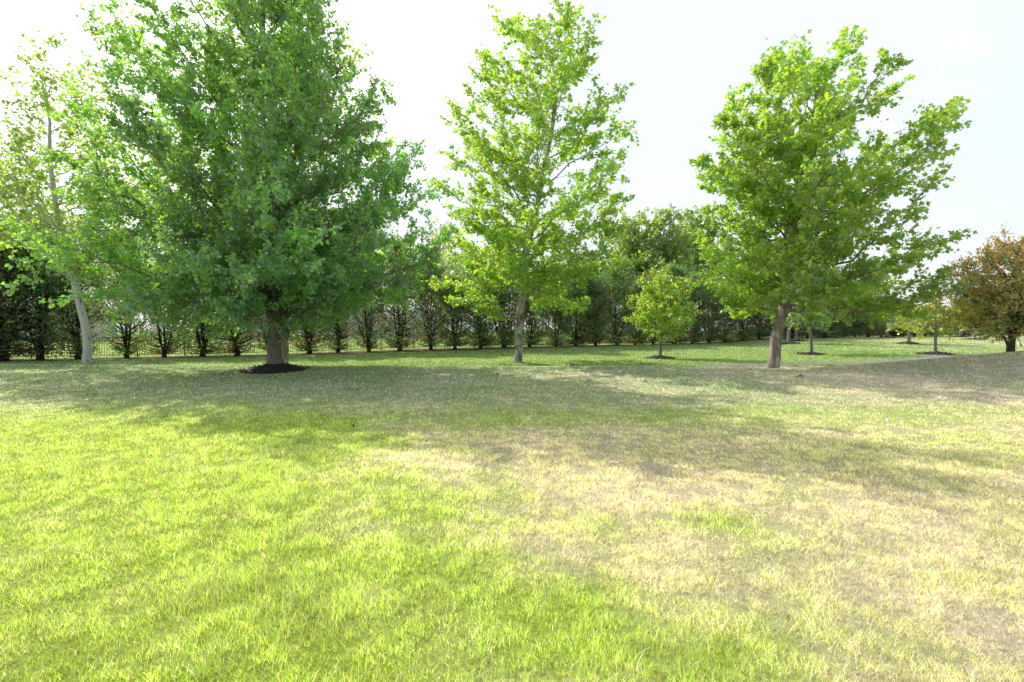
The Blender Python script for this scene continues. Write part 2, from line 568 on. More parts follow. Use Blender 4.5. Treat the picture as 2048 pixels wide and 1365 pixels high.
def grow_tree(name, label, cat, X, Z, trunk, r0, rows, n_limb, n_sec, n_twig, n_leaf, leaf_size, leaf_col, leaf_mat, bark,
              asc=0.9, r_top=0.03, tw_len=0.55, sec_len=0.42, droop=0.35, seed=1, group=None, extra_limbs=(), first=0.0, flat=0.55,
              inner=0.3, hue=0.12, tone_var=0.35, lobed=True, wide=0.5, stems=(), limb_r=0.42, fill=0.55, sec_rise=0.25, flare=1.25, depth=1.0, alt=None, vert=0.75):
    """a tree from a trunk line and the outline of its crown: limbs run to the outline, side shoots and twigs fill it"""
    rs = np.random.default_rng(seed)
    zb = g1(X, Z)
    root = thing(name, label, cat, (X, Z, zb), group)
    trunk = np.array(trunk, float)
    rows = sorted(rows)
    rh = np.array([r[0] for r in rows])
    rl = np.array([r[1] for r in rows])
    rr = np.array([r[2] for r in rows])
    hmin, hmax = rh[0], rh[-1]

    def env(h, az):
        a, b = np.interp(h, rh, -rl), np.interp(h, rh, rr)
        w = 0.5 * (a + b)
        c = np.cos(az)
        r = np.where(c > 0, w + (b - w) * c * c * np.sign(c), w + (a - w) * c * c)
        sc = 1 + (depth - 1) * np.sin(az) ** 2
        return np.maximum(r * sc, 0.12)

    def trunk_at(h):
        return np.array([np.interp(h, trunk[:, 2], trunk[:, 0]), np.interp(h, trunk[:, 2], trunk[:, 1]), h])

    wood = MB()
    th = trunk[-1, 2]

    def rad(h):
        return max(r_top, r0 * (1 - h / (th + 0.3)) ** 0.85 + r_top)
    zz = np.unique(np.concatenate([[0, 0.08, 0.2, 0.45, 0.8], np.linspace(0, th, 22)]))
    TP = np.array([trunk_at(h) for h in zz])
    TP[0, 2] = -0.12
    TR = np.array([rad(h) * (1 + (flare - 1) * math.exp(-h / 0.22)) for h in zz])
    wob = 0.25 * r0
    TP[3:, 0] += wob * np.sin(zz[3:] * 1.7 + seed)
    TP[3:, 1] += wob * np.cos(zz[3:] * 1.3 + seed * 2)
    wood.tube(TP, TR, 14, flute=0.045)
    limbs, lrs, free = [], [], set()

    def add_limb(pts, ra, rb):
        n = len(pts)
        r = ra + (rb - ra) * np.linspace(0, 1, n) ** 0.8
        limbs.append(pts)
        lrs.append(r)
        wood.tube(pts, r, 7 if ra > 0.03 else 5)

    for st in stems:      # extra big stems: list of points and start radius
        P_ = np.array(st[0], float)
        t = np.linspace(0, 1, 14)
        tt = np.linspace(0, 1, len(P_))
        P_ = np.column_stack([np.interp(t, tt, P_[:, k]) for k in range(3)])
        add_limb(P_, st[1], 0.02)
    for st in extra_limbs:
        P_ = np.array(st[0], float)
        t = np.linspace(0, 1, 10)
        tt = np.linspace(0, 1, len(P_))
        P_ = np.column_stack([np.interp(t, tt, P_[:, k]) for k in range(3)])
        add_limb(P_, st[1], 0.015)
        free.add(len(limbs) - 1)
    # limb targets on the outline: more where the crown is wide
    hs = np.linspace(hmin, hmax, 200)
    wgt = np.array([env(h, 0.0) + env(h, math.pi) for h in hs]) + 0.5
    cdf = np.cumsum(wgt) / wgt.sum()
    for i in range(n_limb):
        ht = np.interp((i + 0.5 + rs.uniform(-.4, .4)) / n_limb, cdf, hs)
        az = i * 2.39996 + rs.uniform(-.35, .35)
        k = 1.0 if rs.random() > inner else rs.uniform(0.45, 0.8)
        r = float(env(ht, az)) * k * rs.uniform(0.86, 1.03)
        tgt = np.array([math.cos(az) * r, math.sin(az) * r, ht + rs.uniform(-.15, .15)])
        hs_ = ht - r * asc * rs.uniform(0.75, 1.15)
        hs_ = min(max(hs_, first * rs.uniform(0.95, 1.2) + rs.uniform(0, 0.5)), th * 0.96)
        p0 = trunk_at(hs_)
        mid = p0 * 0.5 + tgt * 0.5
        bow = 0.16 * np.linalg.norm(tgt - p0)
        mid[2] += bow * rs.uniform(-0.9, 0.3) if asc > 0.3 else bow * rs.uniform(0.2, 0.9)
        mid[:2] += rs.normal(0, 0.07, 2) * np.linalg.norm(tgt - p0)
        pts = bez(p0, mid, tgt, 11)
        pts[1:-1] += rs.normal(0, 0.018, (9, 3)) * np.linalg.norm(tgt - p0)
        add_limb(pts, min(0.11, max(0.014, limb_r * rad(hs_))) * rs.uniform(.8, 1.1), 0.008)
    # top leader as a limb too
    limbs.append(np.array([trunk_at(h) for h in np.linspace(th * 0.55, th, 11)]))
    lrs.append(np.full(11, 0.02))
    # ---- side shoots
    SB, SD, SL, ST = [], [], [], []
    for li, P_ in enumerate(limbs):
        seg = np.diff(P_, axis=0)
        ln = np.linalg.norm(seg, axis=1).sum()
        m = max(3, int(n_sec * (0.45 + 0.55 * min(ln / 3.0, 2.2))))
        for j in range(m):
            u = 0.16 + 0.84 * (j + rs.random()) / m
            q = u * (len(P_) - 1)
            a = int(min(q, len(P_) - 2))
            p = P_[a] + (P_[a + 1] - P_[a]) * (q - a)
            T = unit(P_[a + 1] - P_[a])
            sd = unit(np.cross(T, np.array([0, 0, 1.0]) + rs.normal(0, .15, 3)))
            ph = rs.uniform(0, 2 * math.pi)
            side = math.cos(ph) * sd + math.sin(ph) * vert * np.cross(sd, T)
            an = rs.uniform(0.5, 1.15)
            dr = unit(T * math.cos(an) + side * math.sin(an) + np.array([0, 0, sec_rise]))
            L_ = (sec_len * ln * (1 - 0.62 * u) + 0.35) * rs.uniform(0.55, 1.15)
            L_ = min(L_, 2.6)
            L_ *= 0.6 if li in free and u > 0.5 else 1.0
            for _ in range(0 if li in free else 6):      # stay inside the outline
                e = p + dr * L_
                ee = env(e[2], math.atan2(e[1], e[0])) * 1.04 + 0.1
                if math.hypot(e[0], e[1]) > ee or e[2] > hmax + 0.25 or e[2] < hmin - 0.3:
                    L_ *= 0.72
                else:
                    break
            if L_ < 0.12:
                continue
            SB.append(p)
            SD.append(dr)
            SL.append(L_)
            ST.append(li)
            e = p + dr * L_
            mid = p + dr * L_ * 0.5 + np.array([0, 0, -0.05 * L_ if droop > 0.2 else 0.05 * L_])
            wood.tube(np.array([p, mid, e]), [0.014 * min(1, L_ + .2), 0.009, 0.004], 4, False)
    SB, SD, SL, ST = np.array(SB), np.array(SD), np.array(SL), np.array(ST)
    # ---- twigs with leaves
    nt_ = np.maximum(2, np.round(n_twig * (0.4 + SL)).astype(int))
    idx = np.repeat(np.arange(len(SB)), nt_)
    u = rs.random(len(idx)) ** 0.75
    B = SB[idx] + SD[idx] * (SL[idx] * u)[:, None]
    Dt = unit(SD[idx] * 0.8 + rs.normal(0, 0.62, (len(idx), 3)) * np.array([1, 1, vert / 0.75]) + np.array([0, 0, 0.1]))
    Lt = tw_len * rs.uniform(0.45, 1.15, len(idx))
    nl = np.maximum(1, rs.poisson(n_leaf, len(idx)))
    li = np.repeat(np.arange(len(idx)), nl)
    v = rs.random(len(li)) ** 0.8
    P = B[li] + Dt[li] * (Lt[li] * v)[:, None] + rs.normal(0, 0.035 + 0.1 * leaf_size, (len(li), 3))
    P[:, 2] -= droop * 0.35 * (Lt[li] * v) ** 1.5
    tone = rs.normal(0, 1, len(limbs))[ST[idx[li]]] * 0.5 + rs.normal(0, 0.7, len(SB))[idx[li]] * 0.6 + rs.normal(0, 0.8, len(li))
    c = np.array(leaf_col, float)[None] * np.exp(tone_var * 0.45 * tone)[:, None]
    yl = np.clip(rs.normal(0, hue, len(li)), -0.25, 0.5)[:, None]
    c = c * (1 + yl * np.array([1.6, 0.4, -0.6]))
    if alt:      # some leaves, more of them high up, have turned
        pr = alt[0] * np.clip(0.35 + 1.3 * (P[:, 2] - hmin) / (hmax - hmin), 0, 1.6)
        turn = (rs.random(len(li)) < pr)[:, None]
        c = np.where(turn, np.array(alt[1])[None] * rs.uniform(0.6, 1.3, (len(li), 1)), c)
    wood.build('trunk', bark, root, True)
    leaves_mesh('crown', P, Dt[li], np.full(len(li), leaf_size), np.clip(c, 0.004, 0.9), leaf_mat, root, droop, flat, wide, lobed, rs=rs)
    print(name, 'leaves', len(li), 'limbs', len(limbs), 'shoots', len(SB))
    return root


def crown_rows(px_rows, X, Z, zb):
    """outline rows (py, px left, px right) of the photograph at depth Z -> heights and half widths about the trunk foot"""
    out = []
    for py, xl, xr in px_rows:
        out.append((py2h(py, Z) - zb, px2x(xl, Z) - X, px2x(xr, Z) - X))
    return out


def line3(pts, X, Z, zb, dy=0.0):
    n = len(pts)
    return [(px2x(p[0], Z) - X, dy * k / max(1, n - 1) if len(p) < 3 else p[2], max(0.0, py2h(p[1], Z) - zb) if k else 0.0) for k, p in enumerate(pts)]


# --- the large maple
MZ = 19.0
MX = px2x(549, MZ)
zb = g1(MX, MZ)
grow_tree('maple_tree', 'huge dense dark green maple, the largest tree, rising from a black mulch mound', 'tree', MX, MZ,
          line3([(549, 745), (552, 650), (560, 550), (556, 400), (545, 200), (530, 0), (530, -105)], MX, MZ, zb), 0.225,
          crown_rows([(-115, 520, 640), (-85, 465, 690), (0, 360, 672), (50, 310, 695), (100, 262, 718), (180, 235, 752), (250, 205, 812), (330, 185, 830), (400, 150, 862),
                      (450, 135, 890), (500, 140, 872), (560, 140, 858), (600, 145, 820), (635, 190, 720), (660, 330, 560)], MX, MZ, zb),
          96, 12, 5.4, 13, 0.118, (0.078, 0.180, 0.118), M['maple_leaf'], M['maple_bark'], asc=0.85, seed=3, first=1.9, droop=0.55, flat=0.5,
          tw_len=0.5, sec_len=0.36, inner=0.3, group='shade trees on the lawn', tone_var=0.55, hue=0.10, limb_r=0.36, depth=0.70, flare=1.55,
          extra_limbs=[([(-0.05, 0, 1.75), (-0.4, -0.3, 2.1), (-0.6, -0.5, 2.9), (-1.2, -1.2, 4.2)], 0.10), ([(0.1, 0, 1.95), (0.6, -0.2, 2.15), (1.5, -0.5, 2.5), (3.2, -0.9, 3.2)], 0.085),
                       ([(-0.1, 0, 5.5), (-2.2, 0.2, 8.6), (-4.4, 0.4, 11.2), (-6.3, 0.5, 12.8)], 0.06), ([(-0.1, 0, 6.5), (-1.9, 0.3, 9.6), (-3.6, 0.4, 12.0), (-5.0, 0.5, 14.0)], 0.06),
                       ([(-0.1, 0, 7.5), (-1.2, 0.3, 10.6), (-2.6, 0.2, 13.0), (-3.9, 0.1, 14.9)], 0.055), ([(0, 0, 7.5), (0.8, 0.2, 10.6), (1.3, 0.2, 13.0), (1.6, 0.1, 15.3)], 0.055)])

# --- sycamores
SYC_G = 'shade trees on the lawn'
SC = (0.185, 0.310, 0.080)
CZ = 25.0
CX = px2x(1036, CZ)
zb = g1(CX, CZ)
grow_tree('sycamore_tree', 'tall airy sycamore with pale grey trunk in the middle of the lawn', 'tree', CX, CZ,
          line3([(1036, 728), (1041, 620), (1050, 540), (1057, 490), (1076, 400), (1092, 320), (1106, 240), (1122, 150), (1140, 70)], CX, CZ, zb), 0.165,
          crown_rows([(22, 1085, 1205), (60, 1040, 1226), (120, 965, 1230), (180, 950, 1226), (240, 885, 1255), (300, 888, 1238), (350, 902, 1286), (400, 868, 1262), (450, 890, 1252),
                      (500, 890, 1285), (560, 855, 1290), (592, 875, 1240), (612, 930, 1180)], CX, CZ, zb),
          54, 9, 5.2, 8.2, 0.165, SC, M['sycamore_leaf'], M['sycamore_bark'], asc=0.62, seed=8, first=3.1, droop=0.2, flat=0.62, tw_len=0.55, sec_len=0.34,
          group=SYC_G, inner=0.25, hue=0.10, depth=0.9, flare=1.15, vert=0.32, sec_rise=0.12,
          extra_limbs=[([(0.2, 0, 2.1), (-0.6, -0.2, 2.25), (-1.4, -0.4, 2.5), (-2.6, -0.8, 2.9)], 0.07),
                       ([(0.2, 0, 1.95), (0.75, -0.1, 2.3), (1.2, -0.2, 2.9), (2.0, -0.3, 3.3)], 0.075),
                       ([(0.25, 0, 3.0), (1.2, 0.1, 3.9), (2.3, 0.1, 4.3), (4.6, 0.1, 4.6)], 0.095),
                       ([(0.3, 0, 4.6), (-0.4, 0.1, 5.5), (-1.3, 0.2, 6.3), (-2.6, 0.2, 7.4)], 0.09)])

RZ_ = 21.5
RX = px2x(1547, RZ_)
zb = g1(RX, RZ_)
grow_tree('sycamore_tree', 'broad bright green sycamore with leaning brown flaking trunk beside the path', 'tree', RX, RZ_,
          line3([(1547, 737), (1553, 690), (1564, 640), (1572, 560), (1577, 450), (1596, 350), (1618, 250), (1630, 180), (1632, 142)], RX, RZ_, zb), 0.20,
          crown_rows([(112, 1600, 1655), (132, 1562, 1735), (165, 1505, 1755), (205, 1455, 1790), (250, 1422, 1858), (300, 1425, 1866), (340, 1430, 1858), (400, 1458, 1850), (445, 1448, 1885),
                      (475, 1442, 1890), (520, 1425, 1875), (560, 1415, 1868), (600, 1455, 1868), (628, 1500, 1845)], RX, RZ_, zb),
          76, 9, 5.6, 8.4, 0.165, (0.185, 0.310, 0.080), M['sycamore_leaf'], M['brown_bark'], asc=0.6, seed=21, first=2.3, droop=0.2, flat=0.62, tw_len=0.5, sec_len=0.34,
          group=SYC_G, inner=0.28, hue=0.12, depth=0.95, flare=1.1, vert=0.45, sec_rise=0.12,
          stems=[([(0.45, 0, 4.0), (0.9, 0.3, 6.0), (1.5, 0.5, 8.5), (2.4, 0.5, 11.0)], 0.10)])

LZ = 24.0
LX = px2x(173, LZ)
zb = g1(LX, LZ)
grow_tree('sycamore_tree', 'thin-leaved sycamore with forked white trunk leaning away behind the maple', 'tree', LX, LZ,
          line3([(173, 729), (170, 650), (160, 590), (146, 545), (132, 480), (118, 410), (106, 330), (108, 250), (95, 170)], LX, LZ, zb), 0.15,
          crown_rows([(112, 40, 100), (150, 25, 150), (190, -20, 205), (250, -50, 240), (350, -70, 265), (450, -80, 240), (520, -60, 110), (575, -40, 80)], LX, LZ, zb),
          42, 8, 4.0, 5.0, 0.165, (0.175, 0.28, 0.10), M['sycamore_leaf'], M['white_bark'], asc=0.75, seed=31, first=5.2, droop=0.25, flat=0.5, tw_len=0.55, sec_len=0.34,
          group=SYC_G, inner=0.3, hue=0.07, flare=1.12,
          stems=[([(-0.55, -0.2, 4.0), (-1.4, -0.3, 5.2), (-1.9, -0.4, 6.3), (-2.5, -0.5, 7.8), (-2.9, -0.5, 9.5)], 0.13)])

BZ = 23.6
BX = px2x(569, BZ)
zb = g1(BX, BZ)
grow_tree('sycamore_tree', 'slimmer tan-trunked sycamore half hidden right behind the great maple', 'tree', BX, BZ,
          line3([(569, 725), (566, 600), (575, 480), (595, 300), (615, 100)], BX, BZ, zb), 0.13,
          crown_rows([(10, 590, 660), (70, 540, 705), (180, 500, 740), (330, 470, 790), (450, 460, 800), (540, 450, 790), (595, 480, 740)], BX, BZ, zb),
          46, 8, 4.6, 6.5, 0.17, SC, M['sycamore_leaf'], M['brown_bark'], asc=0.6, seed=44, first=2.8, droop=0.2, group=SYC_G, flare=1.15)

# --- young trees in mulch rings
YG = 'young trees in mulch rings'


def young(px, Z, label, rows, trunk_px, r0, col, seed, nl=5.0, n_limb=26, leaf=0.13, bark='grey_bark', n_sec=7, asc=1.1, first=1.1, mulch=None, name='pear_tree', alt=None):
    X = px2x(px, Z)
    zb = g1(X, Z)
    ob = grow_tree(name, label, 'tree', X, Z, line3(trunk_px, X, Z, zb), r0, crown_rows(rows, X, Z, zb), n_limb, n_sec, 3.2, nl, leaf, col, M['small_leaf'], M[bark],
                   asc=asc, seed=seed, first=first, droop=0.25, flat=0.45, tw_len=0.34, sec_len=0.34, group=YG, inner=0.35, hue=0.14, lobed=False, wide=0.36, flare=1.2, limb_r=0.5, alt=alt)
    if mulch:
        mulch_mound(X, Z, mulch[0], mulch[1], mulch[2])
    return ob


def mulch_mound(X, Z, r, h, label, seed=0):
    rs = np.random.default_rng(int(abs(X) * 100) + seed)
    zb = g1(X, Z)
    vs, fs = [], []
    nr, na = 14, 44
    for i in range(nr + 1):
        q = i / nr
        for j in range(na):
            a = j * 2 * math.pi / na
            edge = 1 + 0.07 * math.sin(a * 2 + X) + 0.05 * math.sin(a * 5 + 1.3) + rs.normal(0, 0.02)
            rad_ = r * q * edge
            x, y = math.cos(a) * rad_, math.sin(a) * rad_
            z = h * (1 - q ** 1.5) ** 1.1 + rs.normal(0, 0.012) + g1(X + x, Z + y) - zb + 0.018 - 0.05 * (q > 0.99)
            vs.append((x, y, z))
    for i in range(nr):
        for j in range(na):
            fs.append((i * na + j, i * na + (j + 1) % na, (i + 1) * na + (j + 1) % na, (i + 1) * na + j))
    root = mesh_obj('mulch_mound', np.array(vs), np.full(len(fs), 4), np.array(fs), M['mulch'], None, None, True)
    root.location = (X, Z, zb)
    tag(root, label, 'mulch mound', 'dark mulch mounds round tree feet')
    mulch_spots.append((X, Z, r))
    # loose bark chips lying on the mound
    n = int(340 * r)
    a, q = rs.random(n) * 6.283, np.sqrt(rs.random(n)) * 1.0
    q = np.where(rs.random(n) < 0.2, 0.95 + 0.28 * rs.random(n) ** 2, q)
    P = np.column_stack([np.cos(a) * r * q, np.sin(a) * r * q, np.zeros(n)])
    P[:, 2] = h * np.clip(1 - q ** 1.5, 0, 1) ** 1.1 + gnd(P[:, 0] + X, P[:, 1] + Z) - zb + 0.02
    shade = (0.3 + 1.2 * rs.random(n))[:, None]
    leaves_mesh('bark_chip', P, rs.normal(0, 1, (n, 3)), np.full(n, 0.10), np.array([[0.085, 0.066, 0.055]]) * shade, M['dry_leaf'], root, 0.0, 0.75, 0.25, False, rs=rs)['kind'] = 'stuff'


mulch_mound(MX, MZ, 1.18, 0.30, 'broad black mulch mound heaped round the foot of the great maple')

young(1320, 28.5, 'small round-headed pear tree with straight thin trunk between the two sycamores',
      [(540, 1305, 1335), (565, 1276, 1372), (600, 1258, 1394), (630, 1254, 1396), (655, 1275, 1380), (672, 1305, 1345)],
      [(1320, 720), (1321, 660), (1322, 600), (1321, 550)], 0.06, (0.21,0.31,0.06), 51, 11.0, 34, 0.14, n_sec=8, first=1.2,
      mulch=(0.8, 0.12, 'low dark mulch ring under the small round-headed pear tree'))
young(1622, 32.5, 'young pear tree with pale trunk and upswept forked limbs right of leaning trunk',
      [(570, 1600, 1640), (600, 1568, 1672), (625, 1560, 1682), (645, 1575, 1668), (660, 1600, 1645)],
      [(1622, 713), (1622, 668), (1621, 640), (1620, 585)], 0.075, (0.16,0.26,0.08), 52, 5.0, 28, 0.14, asc=1.3, first=1.5,
      mulch=(0.85, 0.12, 'dark mulch ring under the pale upswept young tree'))
young(1871, 29.5, 'young tree with yellow and rust tinged leaves before the far hedge, at the mound edge',
      [(585, 1860, 1885), (610, 1825, 1915), (640, 1815, 1928), (660, 1830, 1920), (672, 1850, 1895)],
      [(1871, 708), (1872, 668), (1870, 640), (1869, 600)], 0.055, (0.23,0.29,0.08), 53, 8.0, 30, 0.13, first=1.2,
      alt=(0.10, (0.42, 0.28, 0.10)), mulch=(0.88, 0.12, 'dark mulch ring nearest the grassy mound, under the rust tinged tree'))
young(1818, 39.5, 'young rust-yellow tree left of its nearer rust tinged twin',
      [(605, 1805, 1830), (622, 1780, 1855), (645, 1772, 1862), (662, 1790, 1845)],
      [(1818, 688), (1819, 655), (1819, 640), (1818, 612)], 0.095, (0.25,0.29,0.09), 54, 8.0, 26, 0.14, first=1.3,
      alt=(0.10, (0.42, 0.28, 0.10)), mulch=(0.85, 0.13, 'dark mulch ring under the rust-yellow tree, second nearest'))
young(1773, 56, 'blue-green young tree farthest left of the far cluster, close to the hedge',
      [(590, 1765, 1785), (615, 1745, 1800), (640, 1740, 1805), (655, 1755, 1790)],
      [(1773, 682), (1773, 655), (1773, 630), (1773, 600)], 0.14, (0.13,0.22,0.11), 55, 5.0, 24, 0.18, first=2.0,
      mulch=(0.85, 0.12, 'small mulch ring at the hedge under the blue-green tree'))
young(1577, 42, 'young tree with grey trunk just right of the leaning sycamore trunk',
      [(555, 1565, 1592), (590, 1535, 1620), (625, 1530, 1625), (648, 1550, 1605)],
      [(1577, 692), (1578, 650), (1578, 620), (1578, 570)], 0.10, (0.15,0.25,0.08), 56, 5.0, 24, 0.16, first=1.8,
      mulch=(0.85, 0.14, 'mulch ring just right of the leaning sycamore trunk'))
young(1592, 46, 'second young tree beyond, partly behind the grey-trunked one',
      [(560, 1582, 1605), (595, 1555, 1632), (628, 1550, 1638), (648, 1570, 1620)],
      [(1592, 688), (1592, 650), (1592, 620), (1592, 575)], 0.09, (0.13,0.24,0.08), 57, 5.0, 24, 0.16, first=2.0,
      mulch=(0.85, 0.12, 'mulch ring beyond the first one right of the leaning trunk'))
young(1920, 58, 'slender dark-trunked young tree farthest back behind the rusty crabapple',
      [(600, 1910, 1932), (620, 1890, 1950), (642, 1888, 1955), (655, 1900, 1940)],
      [(1920, 678), (1920, 655), (1920, 640), (1920, 605)], 0.12, (0.24,0.27,0.08), 58, 5.0, 24, 0.17, first=1.6,
      mulch=(0.95, 0.14, 'farthest mulch ring under the slender dark-trunked tree'))
young(1948, 48, 'young tree with bright sunlit trunk in front of the slender dark one',
      [(595, 1935, 1962), (618, 1912, 1985), (645, 1905, 1990), (662, 1925, 1970)],
      [(1948, 682), (1948, 655), (1949, 640), (1949, 600)], 0.12, (0.28,0.28,0.09), 59, 5.0, 24, 0.16, first=1.5, bark='sycamore_bark',
      mulch=(0.95, 0.12, 'flat mulch ring under the young tree with the bright sunlit trunk'))

# --- crabapple with rusty leaves on the right, a pink ribbon on its trunk
AZ = 19.6
AX = px2x(2021, AZ)
zb = g1(AX, AZ)
grow_tree('crabapple_tree', 'rusty red-leaved crabapple forking low on top of the grassy mound', 'tree', AX, AZ,
          line3([(2021, 703), (2023, 680), (2028, 640), (2035, 580), (2040, 520)], AX, AZ, zb), 0.095,
          crown_rows([(475, 2005, 2085), (505, 1960, 2115), (540, 1932, 2140), (585, 1920, 2152), (620, 1915, 2156), (648, 1935, 2140), (664, 1970, 2100)], AX, AZ, zb),
          60, 10, 5.0, 13.0, 0.09, (0.24,0.30,0.11), M['small_leaf'], M['dark_bark'], asc=0.7, seed=61, first=0.75, droop=0.15, flat=0.35, tw_len=0.38, sec_len=0.36,
          inner=0.4, hue=0.2, tone_var=0.5, lobed=False, wide=0.34, flare=1.1, limb_r=0.55, alt=(0.27, (0.50, 0.25, 0.17)),
          extra_limbs=[([(-0.03, 0, 0.25), (-0.25, -0.05, 0.55), (-0.6, -0.1, 0.9), (-1.2, -0.2, 1.6)], 0.085)])
rb = MB()
w = 0.05
pts = [(0.0, 0, 0.0), (0.03, -0.02, -0.10), (0.05, -0.01, -0.20), (0.09, -0.03, -0.30), (0.13, -0.02, -0.40), (0.15, -0.03, -0.46)]
vv = []
for k, p in enumerate(pts):
    tw = 0.5 * k
    vv += [(p[0] - w * math.cos(tw) * .6, p[1] - w * math.sin(tw) * .5, p[2]), (p[0] + w * math.cos(tw) * .6, p[1] + w * math.sin(tw) * .5, p[2])]
rb.add(vv, [(2 * k, 2 * k + 1, 2 * k + 3, 2 * k + 2) for k in range(len(pts) - 1)])
an = np.linspace(0, 2 * math.pi, 17)
ring = [(0.135 * math.cos(t) - 0.135, 0.135 * math.sin(t) + 0.10, s) for t in an for s in (-0.03, 0.03)]
rb.add(ring, [(2 * k, 2 * k + 2, 2 * k + 3, 2 * k + 1) for k in range(16)])
vv = np.concatenate(rb.v)
ob = mesh_obj('ribbon', vv, rb.t, rb.f, M['ribbon'], None, np.tile([[0.85, 0.10, 0.26]], (len(vv), 1)))
ob.location = (AX + 0.15, AZ - 0.11, zb + 0.70)
tag(ob, 'bright pink marking ribbon tied round the crabapple trunk', 'ribbon')

# --- leafy trees beyond the hedge
FG = 'leafy trees beyond the hedge'


def far_tree(px, Z, label, rows, trunk_px, col, seed, leaf=0.28, nl=8.0, n_limb=48, r0=0.28):
    X = px2x(px, Z)
    zb = g1(X, Z)
    grow_tree('leafy_tree', label, 'tree', X, Z, line3(trunk_px, X, Z, zb), r0, crown_rows(rows, X, Z, zb), n_limb, 8, 3.4, nl, leaf, col, M['small_leaf'], M['grey_bark'],
              asc=0.95, seed=seed, first=3.0, droop=0.2, flat=0.45, tw_len=0.8, sec_len=0.36, group=FG, inner=0.3, hue=0.08, lobed=False, wide=0.4)


far_tree(1258, 62, 'leafy tree beyond the hedge, left of the pair of higher tops',
         [(432, 1250, 1285), (455, 1230, 1305), (490, 1218, 1315), (540, 1205, 1315), (590, 1210, 1305)], [(1258, 686), (1258, 560), (1262, 445)], (0.20,0.29,0.11), 71)
far_tree(1325, 60, 'tall pale leafy tree beyond the hedge showing its trunk above the small pear',
         [(420, 1310, 1345), (445, 1296, 1368), (490, 1282, 1385), (540, 1275, 1390), (590, 1290, 1370)], [(1325, 686), (1326, 560), (1327, 435)], (0.21,0.30,0.12), 72)
far_tree(1392, 64, 'tall grey-green leafy tree beyond the hedge, beside the broad sycamore',
         [(415, 1378, 1412), (440, 1352, 1440), (490, 1338, 1452), (540, 1335, 1455), (590, 1350, 1440)], [(1392, 685), (1392, 560), (1394, 432)], (0.17,0.28,0.11), 73)
far_tree(1520, 66, 'dark leafy tree beyond the hedge seen through the broad sycamore',
         [(480, 1505, 1535), (510, 1475, 1570), (560, 1465, 1585), (600, 1475, 1570)], [(1520, 684), (1520, 560), (1520, 495)], (0.11,0.18,0.11), 74)
far_tree(880, 58, 'pale feathery tree beyond the hedge between maple and middle sycamore',
         [(440, 868, 900), (470, 845, 920), (520, 828, 940), (570, 830, 940), (600, 845, 920)], [(880, 690), (880, 560), (882, 450)], (0.26,0.29,0.17), 75, 0.24, 3.0, 30, 0.22)

far_tree(955, 52, 'mid green bushy tree beyond the hedge just left of the middle sycamore',
         [(500, 935, 985), (525, 905, 1010), (570, 890, 1025), (615, 900, 1015)], [(955, 693), (955, 600), (957, 515)], (0.15, 0.26, 0.10), 76, 0.24)
far_tree(1160, 58, 'mid green bushy tree beyond the hedge just right of the middle sycamore',
         [(515, 1140, 1185), (540, 1115, 1210), (580, 1105, 1220), (620, 1115, 1205)], [(1160, 688), (1160, 600), (1160, 530)], (0.14, 0.25, 0.10), 77, 0.26)

